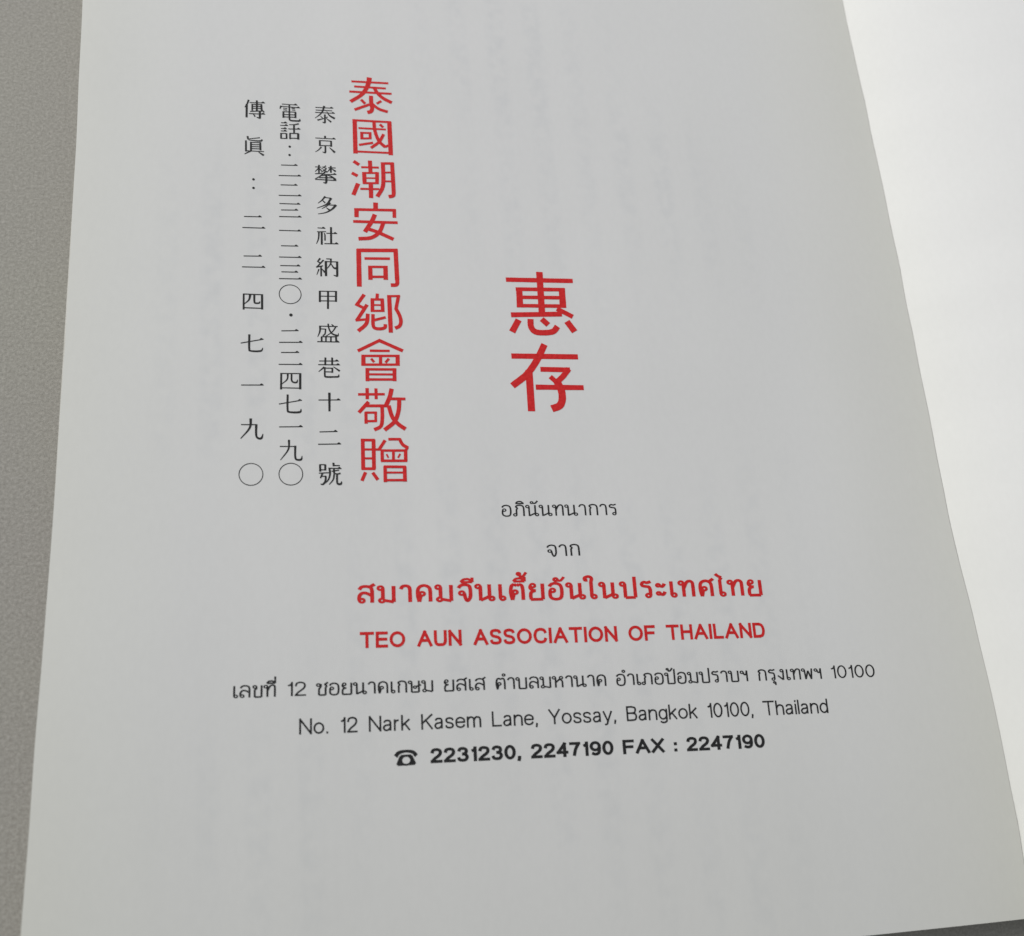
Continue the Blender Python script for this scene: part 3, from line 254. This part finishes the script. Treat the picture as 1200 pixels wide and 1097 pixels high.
class Print:
    def __init__(s, wk=1.0): s.V = []; s.F = []; s.k = 0; s.flat = False; s.wk = wk
    def z(s, x, y, k): return pz(x, y) + INK + k * 1.5e-6
    def strip(s, path, w):
        b = len(s.V); n = len(path)
        for i, (p, t) in enumerate(path):
            d = path[min(i + 1, n - 1)][0] - path[max(i - 1, 0)][0]; d.normalize()
            q = Vector((-d.y, d.x)); h = wid(w, t) / 2 * s.wk * random.uniform(0.97, 1.03)
            for sg in (1, -1):
                v = (p + q * h * sg)
                if s.flat: s.V.append((v.x, v.y, s.k)); continue
                v = v / 1000; s.V.append((v.x, v.y, s.z(v.x, v.y, s.k)))
        for i in range(n - 1): s.F.append((b + 2 * i, b + 2 * i + 1, b + 2 * i + 3, b + 2 * i + 2))
        s.k += 1
    def poly(s, P):
        b = len(s.V)
        for p in P: s.V.append((p[0] / 1000, p[1] / 1000, s.z(p[0] / 1000, p[1] / 1000, s.k)))
        s.F.append(tuple(range(b, len(s.V)))); s.k += 1
    def stroke(s, kind, w, P, thin=0.18):
        if kind == 'l': s.strip(straight(P), w)
        elif kind == 's': s.strip(smooth(P), w)
        elif kind == 't': s.strip(straight(P), thin)
        elif kind == 'h':
            s.strip(straight(P), thin)
            e = Vector(P[1]); d = (e - Vector(P[0])).normalized(); q = Vector((-d.y, d.x))
            if q.y < 0: q = -q
            s.poly([e - d * 0.95 - q * 0.09, e + d * 0.1 - q * 0.1, e + q * 0.08, e - d * 0.32 + q * 0.36, e - d * 0.5 + q * 0.34])
        elif kind == 'd':
            c = Vector(P[0]); s.poly([c + Vector((math.cos(a), math.sin(a))) * w for a in [i * math.pi / 8 for i in range(16)]])
        elif kind == 'c':
            c = P[0]; rx, ry = P[1]
            pts = [(Vector((c[0] + rx * math.cos(a), c[1] + ry * math.sin(a))), 0) for a in [i * math.pi / 32 for i in range(65)]]
            s.strip(pts, w)
def characters(key, name, m, label, wk):
    for ch in STROKES[key]:
        pr = Print(wk)
        for k, w, P in ch: pr.stroke(k, w, P)
        o = link(name, pr.V, pr.F, m, page); o['label'] = label
characters('big', 'large_red_character', M_red, 'large red Chinese character of the dedication in the middle of the page', 1.14)
characters('red', 'red_character', M_red, 'red Chinese character in the vertical column', 1.14)
characters('colA', 'black_character', M_black, 'small black character in the column beside the red one', 1.24)
characters('colB', 'black_character', M_black, 'small black character in the tightly set middle column', 1.24)
characters('colC', 'black_character', M_black, 'small black character in the widely spaced left column', 1.24)

# ---------------------------------------------------------------- print: set lines, Thai and English
O = lambda x, y, r=1.1: ('c', (x, y, r))
def S(*p): return ('s', p)
def LL(*p): return ('l', p)
STEM = [O(1.3, 8.8), LL((2.35, 8.8), (2.35, 0))]
KHO = [S((1.9, 0), (1.25, 4.5), (1.8, 8.6), (4.2, 10), (6.5, 8.7), (7.0, 6.2)), LL((7.0, 6.3), (7.0, 0)), LL((1.9, 0), (2.7, 3.9)), O(3.3, 4.9)]
LO = [S((1.2, 8.0), (2.3, 9.6), (4.3, 10), (6.3, 9.2), (6.95, 7.2)), LL((6.95, 7.3), (6.95, 0)), O(2.35, 1.3), S((1.25, 1.3), (1.2, 3.8), (2.3, 5.7), (4.2, 5.9), (6.9, 4.2))]
THAI = {
 '\u0e01': (8.3, [LL((1.5, 8.5), (2.9, 7.3), (2.0, 6.2), (2.0, 0)), S((1.5, 8.4), (2.4, 9.6), (4.4, 10.05), (6.4, 9.2), (7.0, 7.2)), LL((7.0, 7.3), (7.0, 0))]),
 '\u0e20': (8.9, [LL((2.1, 8.5), (3.5, 7.3), (2.6, 6.2), (2.6, 1.2)), O(1.6, 1.2), S((2.1, 8.4), (3.0, 9.6), (5.0, 10.05), (7.0, 9.2), (7.6, 7.2)), LL((7.6, 7.3), (7.6, 0))]),
 '\u0e19': (9.2, STEM + [LL((2.35, 0.2), (6.4, 2.5)), LL((6.5, 10), (6.5, 1.2)), O(7.5, 1.2)]),
 '\u0e21': (8.7, [O(1.3, 8.8), LL((2.35, 8.8), (2.35, 2.2)), O(1.9, 1.2), LL((2.9, 1.3), (7.2, 0.2), (7.2, 10))]),
 '\u0e17': (8.5, STEM + [S((2.35, 5.2), (3.9, 8.9), (5.5, 10), (6.9, 9.1), (7.1, 7)), LL((7.1, 7.1), (7.1, 0))]),
 '\u0e32': (6.3, [S((0.8, 8.0), (1.7, 9.6), (3.2, 10), (4.6, 9.2), (5.0, 7.3)), LL((5.0, 7.4), (5.0, 0))]),
 '\u0e23': (6.9, [O(4.2, 1.2), LL((5.25, 1.2), (5.25, 5.2)), S((5.25, 5.1), (4.7, 6.6), (3.2, 7.0), (1.6, 7.5), (1.3, 8.8), (2.4, 9.8), (3.9, 9.4), (5.8, 10.1))]),
 '\u0e08': (7.9, [S((1.0, 8.0), (2.2, 9.6), (4.2, 10), (6, 9.2), (6.5, 7)), S((6.5, 7.1), (6.4, 2.6), (5.2, 0.1), (4.2, 1.4), (3.6, 4.7)), O(2.5, 4.8)]),
 '\u0e2d': (8.2, [S((1.45, 5.6), (1.25, 3), (1.8, 0.9), (4, 0), (6.3, 1), (6.9, 5), (6.3, 8.8), (4, 10), (2, 9.4), (1.1, 8.0)), O(2.5, 5.6)]),
 '\u0e25': (8.3, LO), '\u0e2a': (8.5, LO + [LL((5.4, 9.2), (8.1, 11.3))]),
 '\u0e04': (8.4, KHO), '\u0e28': (8.6, KHO + [LL((5.6, 9.1), (8.2, 11.3))]),
 '\u0e15': (8.4, [S((1.9, 0), (1.25, 4.5), (1.7, 8.6), (3.1, 10)), LL((2.9, 9.9), (4.2, 8.8), (5.4, 9.9)), S((5.2, 9.9), (6.6, 8.9), (7.0, 6.2)), LL((7.0, 6.3), (7.0, 0)), LL((1.9, 0), (2.7, 3.9)), O(3.3, 4.9)]),
 '\u0e22': (8.3, [O(2.4, 8.8), S((1.3, 8.8), (1.25, 7.2), (2.3, 6.0), (3.8, 5.6)), S((3.6, 5.7), (1.7, 4.7), (1.25, 2.4), (1.5, 0.1)), LL((1.2, 0.15), (7.0, 0.15), (7.0, 10))]),
 '\u0e1a': (8.5, [O(1.3, 8.8), LL((2.35, 8.8), (2.35, 0.15), (7.2, 0.15), (7.2, 10))]),
 '\u0e1b': (8.5, [O(1.3, 8.8), LL((2.35, 8.8), (2.35, 0.15), (7.2, 0.15), (7.2, 13.4))]),
 '\u0e2b': (8.8, STEM + [LL((2.35, 4.4), (5.4, 7.7)), O(6.3, 8.7), S((5.0, 7.3), (6.6, 6.3), (7.1, 4.6)), LL((7.1, 4.7), (7.1, 0))]),
 '\u0e1e': (9.3, [O(1.3, 8.8), LL((2.35, 8.8), (2.9, 0.2), (5.0, 8), (7.1, 0.2), (7.9, 10))]),
 '\u0e02': (7.7, [O(2.0, 8.8), S((3.05, 8.8), (3.0, 7.4), (2.0, 6), (2.0, 4)), LL((2.0, 4.1), (2.0, 0.15), (6.3, 0.15), (6.3, 10))]),
 '\u0e0b': (7.9, [O(1.6, 8.8), LL((2.6, 8.8), (3.3, 9.6), (3.3, 8.0)), S((3.3, 8.0), (2.8, 6.6), (2.1, 5.4), (2.0, 4)), LL((2.0, 4.1), (2.0, 0.15), (6.3, 0.15), (6.3, 6.6), (7.2, 8.0), (5.6, 9.2), (7.9, 11))]),
 '\u0e29': (9.0, [O(1.3, 8.8), LL((2.35, 8.8), (2.35, 0.15), (7.2, 0.15), (7.2, 10)), O(4.6, 4.4, 1.0), LL((5.4, 5.0), (8.7, 6.4))]),
 '\u0e07': (6.6, [O(4.1, 8.8), LL((5.2, 8.8), (4.9, 0.3), (1.0, 4.3))]),
 '\u0e2f': (6.9, [O(1.7, 8.4), S((2.8, 8.3), (3.4, 6.3), (4.8, 6.6), (5.4, 9.9)), LL((5.4, 10), (5.4, 0))]),
 '\u0e40': (4.2, [O(2.5, 1.2), LL((1.45, 1.2), (1.45, 10))]),
 '\u0e44': (4.8, [O(3.0, 1.2), LL((1.95, 1.2), (1.95, 10.6), (2.9, 12.0), (1.2, 13.0), (0.0, 14.4))]),
 '\u0e43': (4.8, [O(3.0, 1.2), LL((1.95, 1.2), (1.95, 10.6)), S((1.95, 10.5), (2.3, 12.9), (0.9, 14.0), (-0.9, 13.2), (-0.8, 11.7), (0.4, 11.7))]),
 '\u0e30': (5.6, [O(1.5, 7.6, .85), S((2.2, 7.2), (3.6, 6.8), (4.7, 8.6)), O(1.5, 2.4, .85), S((2.2, 2.0), (3.6, 1.6), (4.7, 3.4))]),
 '\u0e33': (6.3, [O(-1.9, 12.7, 0.95), S((0.8, 8.0), (1.7, 9.6), (3.2, 10), (4.6, 9.2), (5.0, 7.3)), LL((5.0, 7.4), (5.0, 0))]),
 '\u0e34': (0, [S((-6.6, 11.6), (-5.3, 13.2), (-3.0, 13.4), (-1.3, 11.6)), LL((-6.6, 11.6), (-1.1, 11.6))]),
 '\u0e35': (0, [S((-6.6, 11.6), (-5.3, 13.2), (-3.0, 13.4), (-1.3, 11.6)), LL((-6.6, 11.6), (-1.3, 11.6), (-1.3, 14.4))]),
 '\u0e31': (0, [O(-4.8, 12.4, .9), S((-4.0, 11.8), (-2.4, 11.8), (-0.8, 14.0))]),
 '\u0e48': (0, [LL((-1.3, 11.8), (-1.3, 14.4))]),
 '\u0e49': (0, [O(-3.9, 13.4, .7), S((-3.3, 13.0), (-3.1, 11.7), (-1.8, 12.0), (-0.3, 14.4))]),
 '\u0e38': (0, [O(-2.2, -1.9, .75), LL((-1.35, -1.6), (-1.35, -4.4))]),
}
UPPER = set('\u0e31\u0e34\u0e35'); TONE = set('\u0e48\u0e49')
def E(cx, cy, rx, ry): return ('e', (cx, cy, rx, ry))
SC = ((.97, .76), (.88, .93), (.5, 1), (.12, .93), (.04, .74), (.18, .58), (.5, .51), (.82, .43), (.98, .26), (.88, .07), (.5, 0), (.1, .07), (.0, .27))
BOWL = E(.5, .35, .5, .35)
LATIN = {      # width, strokes in the unit box of a capital
 'T': (6.6, [LL((0, 1), (1, 1)), LL((.5, 1), (.5, 0))]),
 'E': (5.4, [LL((0, 0), (0, 1), (1, 1)), LL((0, .53), (.93, .53)), LL((0, 0), (1, 0))]),
 'F': (5.2, [LL((0, 0), (0, 1), (1, 1)), LL((0, .5), (.9, .5))]),
 'O': (7.6, [E(.5, .5, .5, .5)]), 'A': (7.2, [LL((0, 0), (.5, 1)), LL((.5, 1), (1, 0)), LL((.22, .35), (.78, .35))]),
 'U': (6.0, [LL((0, 1), (0, .35)), S((0, .38), (.05, .14), (.24, .01), (.5, 0), (.76, .01), (.95, .14), (1, .38)), LL((1, .35), (1, 1))]),
 'N': (6.2, [LL((0, 0), (0, 1)), LL((0, 1), (1, 0)), LL((1, 0), (1, 1))]), 'S': (5.6, [S(*SC)]),
 'C': (6.8, [S((1, .7), (.85, .93), (.5, 1), (.15, .88), (0, .5), (.15, .12), (.5, 0), (.85, .07), (1, .32))]),
 'I': (0.01, [LL((0, 0), (0, 1))]), 'H': (6.0, [LL((0, 0), (0, 1)), LL((1, 0), (1, 1)), LL((0, .52), (1, .52))]), 'L': (4.8, [LL((0, 1), (0, 0), (1, 0))]),
 'D': (6.2, [LL((0, 0), (0, 1)), LL((0, 1), (.5, 1)), S((.45, 1), (.84, .9), (1, .5), (.84, .1), (.45, 0)), LL((.5, 0), (0, 0))]),
 'X': (6.2, [LL((0, 0), (1, 1)), LL((0, 1), (1, 0))]), 'K': (5.8, [LL((0, 0), (0, 1)), LL((1, 1), (0, .38)), LL((.36, .62), (1, 0))]),
 'Y': (6.2, [LL((0, 1), (.5, .42)), LL((1, 1), (.5, .42)), LL((.5, .42), (.5, 0))]),
 'B': (5.6, [LL((0, 0), (0, 1)), LL((0, 1), (.55, 1)), S((.5, 1), (.88, .93), (.93, .75), (.82, .57), (.5, .53)), LL((0, .53), (.55, .53)), S((.5, .53), (.9, .46), (1, .27), (.88, .05), (.5, 0)), LL((0, 0), (.55, 0))]),
 'a': (4.6, [S((.06, .55), (.2, .67), (.48, .7), (.78, .66), (.87, .5)), LL((.87, .52), (.87, .03)), S((.87, .42), (.6, .38), (.2, .34), (0, .18), (.2, .01), (.6, .03), (.87, .2))]),
 'o': (5.2, [BOWL]), 'r': (2.4, [LL((0, 0), (0, .7)), S((0, .45), (.3, .64), (1, .7))]), 'k': (4.2, [LL((0, 0), (0, 1)), LL((.95, .7), (0, .28)), LL((.35, .44), (1, 0))]),
 's': (4.2, [S(*[(u, v * .7) for u, v in SC])]), 'e': (5.0, [LL((0.05, .37), (.95, .37)), S((1, .36), (.92, .58), (.5, .7), (.1, .59), (0, .35), (.1, .1), (.5, 0), (.85, .07), (.97, .2))]),
 'm': (7.6, [LL((0, 0), (0, .7)), S((0, .48), (.12, .66), (.3, .7), (.46, .63), (.5, .45)), LL((.5, .47), (.5, 0)), S((.5, .48), (.62, .66), (.8, .7), (.96, .63), (1, .45)), LL((1, .47), (1, 0))]),
 'n': (4.5, [LL((0, 0), (0, .7)), S((0, .46), (.25, .66), (.6, .7), (.93, .61), (1, .42)), LL((1, .45), (1, 0))]),
 'h': (4.5, [LL((0, 0), (0, 1)), S((0, .46), (.25, .66), (.6, .7), (.93, .61), (1, .42)), LL((1, .45), (1, 0))]),
 'y': (4.8, [LL((0, .7), (.5, 0)), LL((1, .7), (.5, 0)), S((.52, .03), (.38, -.2), (.08, -.25))]),
 'g': (4.7, [BOWL, LL((1, .7), (1, .02)), S((1, .04), (.92, -.19), (.5, -.27), (.1, -.18))]), 'd': (4.7, [BOWL, LL((1, 0), (1, 1))]),
 'i': (0.01, [LL((0, 0), (0, .7)), LL((0, .95), (0, .97))]), 'l': (0.01, [LL((0, 0), (0, 1))]),
 '.': (0.6, [LL((.5, 0), (.5, .02))]), ',': (0.6, [LL((.5, .03), (.5, 0)), LL((.5, 0), (.1, -.16))]), ':': (0.6, [LL((.5, .03), (.5, .05)), LL((.5, .58), (.5, .6))]),
 '0': (5.0, [E(.5, .5, .5, .5)]), '1': (2.1, [LL((1, 0), (1, 1)), S((1, .95), (.6, .82), (0, .76))]),
 '2': (5.0, [S((0, .7), (.12, .93), (.5, 1), (.88, .92), (.97, .72), (.8, .5), (.3, .24), (0, 0)), LL((0, 0), (1, 0))]),
 '3': (5.0, [S((.03, .76), (.18, .95), (.5, 1), (.85, .92), (.92, .74), (.78, .57), (.42, .53)), S((.42, .53), (.82, .48), (1, .28), (.85, .06), (.5, 0), (.12, .06), (0, .26))]),
 '4': (5.2, [LL((.76, 0), (.76, 1)), LL((.76, 1), (0, .28)), LL((0, .28), (1, .28))]), '7': (4.8, [LL((0, 1), (1, 1)), S((1, 1), (.58, .52), (.36, -.06))]),
 '9': (5.0, [E(.5, .68, .5, .32), S((1, .68), (.98, .32), (.84, .07), (.45, 0), (.06, .1))]),
}
def latin_glyph(ch, wt):
    wd, sts = LATIN[ch]; pr = Print(); pr.flat = True
    X = lambda u: wt / 2 + u * wd; Y = lambda v: wt / 2 + v * (10 - wt)
    for k, p in sts:
        if k == 'e':
            cx, cy, rx, ry = p; ry = ry * (10 - wt); rx = rx * wd
            pr.strip([(Vector((X(cx) + rx * math.cos(a), Y(cy) + ry * math.sin(a))), 0) for a in [i * math.pi / 12 for i in range(25)]], wt)
        elif k == 's': pr.strip(smooth([(X(u), Y(v)) for u, v in p]), wt)
        else:
            for i in range(len(p) - 1):
                a, b = Vector((X(p[i][0]), Y(p[i][1]))), Vector((X(p[i + 1][0]), Y(p[i + 1][1])))
                d = (b - a).normalized() * wt / 2; pr.strip(straight([a - d, b + d]), wt)
    return wd + wt, pr.V, pr.F
def thai_glyph(ch, wt):
    adv, sts = THAI[ch]; pr = Print(); pr.flat = True
    for k, p in sts:
        if k == 'c':
            x, y, r_ = p; pr.strip([(Vector((x + r_ * math.cos(a), y + r_ * math.sin(a))), 0) for a in [i * math.pi / 7 for i in range(15)]], wt * 0.78)
        else:
            if adv == 0 and wt > 1.4: wt_ = wt * 0.8
            else: wt_ = wt
            pts = smooth(p) if k == 's' else straight(p)
            if k == 'l' and len(p) > 2:          # each leg its own strip so corners stay square
                for i in range(len(p) - 1): pr.strip(straight(p[i:i + 2]), wt_)
            else: pr.strip(pts, wt_)
    return adv, pr.V, pr.F
def set_line(text, a, b, h, m, name, label, wt=1.2, lw=None, gap=1.2, track=0.0, space=1.0, lk=1.0, yk=1.0):
    """text set from a to b (mm) on the page; h is the height in mm of a Thai consonant or of a capital when caps is set"""
    x = 0; items = []; prev = ''
    for ch in text:
        if ch in THAI:
            adv, V, F = thai_glyph(ch, wt)
            dy = (2.9 if (ch in TONE and prev in UPPER) else 0.0); dx = (-2.2 if (prev == '\u0e1b' and ch in TONE) else 0.0)
            items.append(([((vx + dx + x) / 10, (vy + dy) / 10, k) for vx, vy, k in V], F)); x += adv + (track if adv else 0)
        elif ch == ' ': x += 5.0 * space
        else:
            adv, V, F = latin_glyph(ch, lw or wt)
            items.append(([((vx * lk + x + gap / 2) / 10, vy * lk / 10, k) for vx, vy, k in V], F)); x += adv * lk + gap + track
        prev = ch
    xs = [v[0] for V, F in items for v in V]; x0, x1 = min(xs), max(xs)
    A, B = Vector(a), Vector(b); d = (B - A); Ln = d.length; d.normalize(); q = Vector((-d.y, d.x)); sx = Ln / (x1 - x0)
    VV, FF = [], []
    for i, (V, F) in enumerate(items):
        b0 = len(VV)
        for vx, vy, k in V:
            p = (A + d * (vx - x0) * sx + q * vy * h * yk) / 1000
            VV.append((p.x, p.y, pz(p.x, p.y) + INK + 1.5e-6 * k))
        FF += [tuple(b0 + j for j in f) for f in F]
    o = link(name, VV, FF, m, page); o['label'] = label
    print(name, 'x/y stretch', round(sx / h, 2))
    return o
LN = {'line_a': [[-3.01, -10.61], [21.83, -10.92], 2.36], 'line_b': [[5.83, -19.53], [12.93, -19.53], 2.39], 'line_c': [[-33.35, -27.8], [51.82, -29.42], 3.31], 'line_d': [[-33.09, -36.77], [51.02, -38.4], 3.01], 'line_e': [[-57.03, -45.08], [74.26, -47.75], 2.19], 'line_f': [[-44.99, -52.51], [62.48, -54.51], 2.78], 'line_g': [[-20.38, -59.27], [47.59, -60.57], 2.56]}
def ln(k): return LN[k]
set_line('อภินันทนาการ', *ln('line_a'), M_black, 'printed_line', 'short upper line of small black Thai print', wt=1.15)
set_line('จาก', *ln('line_b'), M_black, 'printed_line', 'single small black Thai word', wt=1.15)
set_line('สมาคมจีนเตี้ยอันในประเทศไทย', *ln('line_c'), M_red, 'printed_line', 'bold red line of Thai print', wt=1.75, track=0.9)
set_line('TEO AUN ASSOCIATION OF THAILAND', *ln('line_d'), M_red, 'printed_line', 'bold red line of English capitals', wt=1.85, gap=1.0, space=1.25, yk=1.05)
set_line('เลขที่ 12 ซอยนาคเกษม ยสเส ตำบลมหานาค อำเภอป้อมปราบฯ กรุงเทพฯ 10100', *ln('line_e'), M_black, 'printed_line', 'long black Thai address line', wt=1.25, space=1.15, lw=1.0, lk=1.22)
set_line('No. 12 Nark Kasem Lane, Yossay, Bangkok 10100, Thailand', *ln('line_f'), M_black, 'printed_line', 'thin black English address line', wt=1.08, gap=0.85, space=1.15, yk=1.05)
set_line('2231230, 2247190 FAX : 2247190', *ln('line_g'), M_black, 'printed_line', 'bold black line of telephone numbers', wt=1.95, gap=0.8, space=1.0, yk=1.07)

# the little telephone before the numbers
pr = Print()
c = Vector((-0.02501, -0.05936)) * 1000
sc = 0.165
P = lambda x, y: (c.x + x * sc, c.y + y * sc)
pr.strip(smooth([P(-12, 10.5), P(-8, 14.5), P(0, 15.8), P(8, 14.3), P(12, 10)]), [0.78, 0.66, 0.46, 0.64, 0.76])
pr.strip(straight([P(-5.8, 10.5), P(-8.6, 0.6)]), [0.5, 1.0]); pr.strip(straight([P(5.8, 10.5), P(8.6, 0.6)]), [0.5, 1.0])
pr.strip(straight([P(-10, 0.8), P(10, 0.8)]), 0.3); pr.strip(straight([P(-6, 11), P(6, 11)]), 0.3)
pts = [(Vector(P(5.6 * math.cos(t), 5.6 + 5.0 * math.sin(t))), 0) for t in [i * math.pi / 16 for i in range(33)]]
pr.strip(pts, 0.33)
o = link('telephone_symbol', pr.V, pr.F, M_black, page); o['label'] = 'small black telephone pictogram'
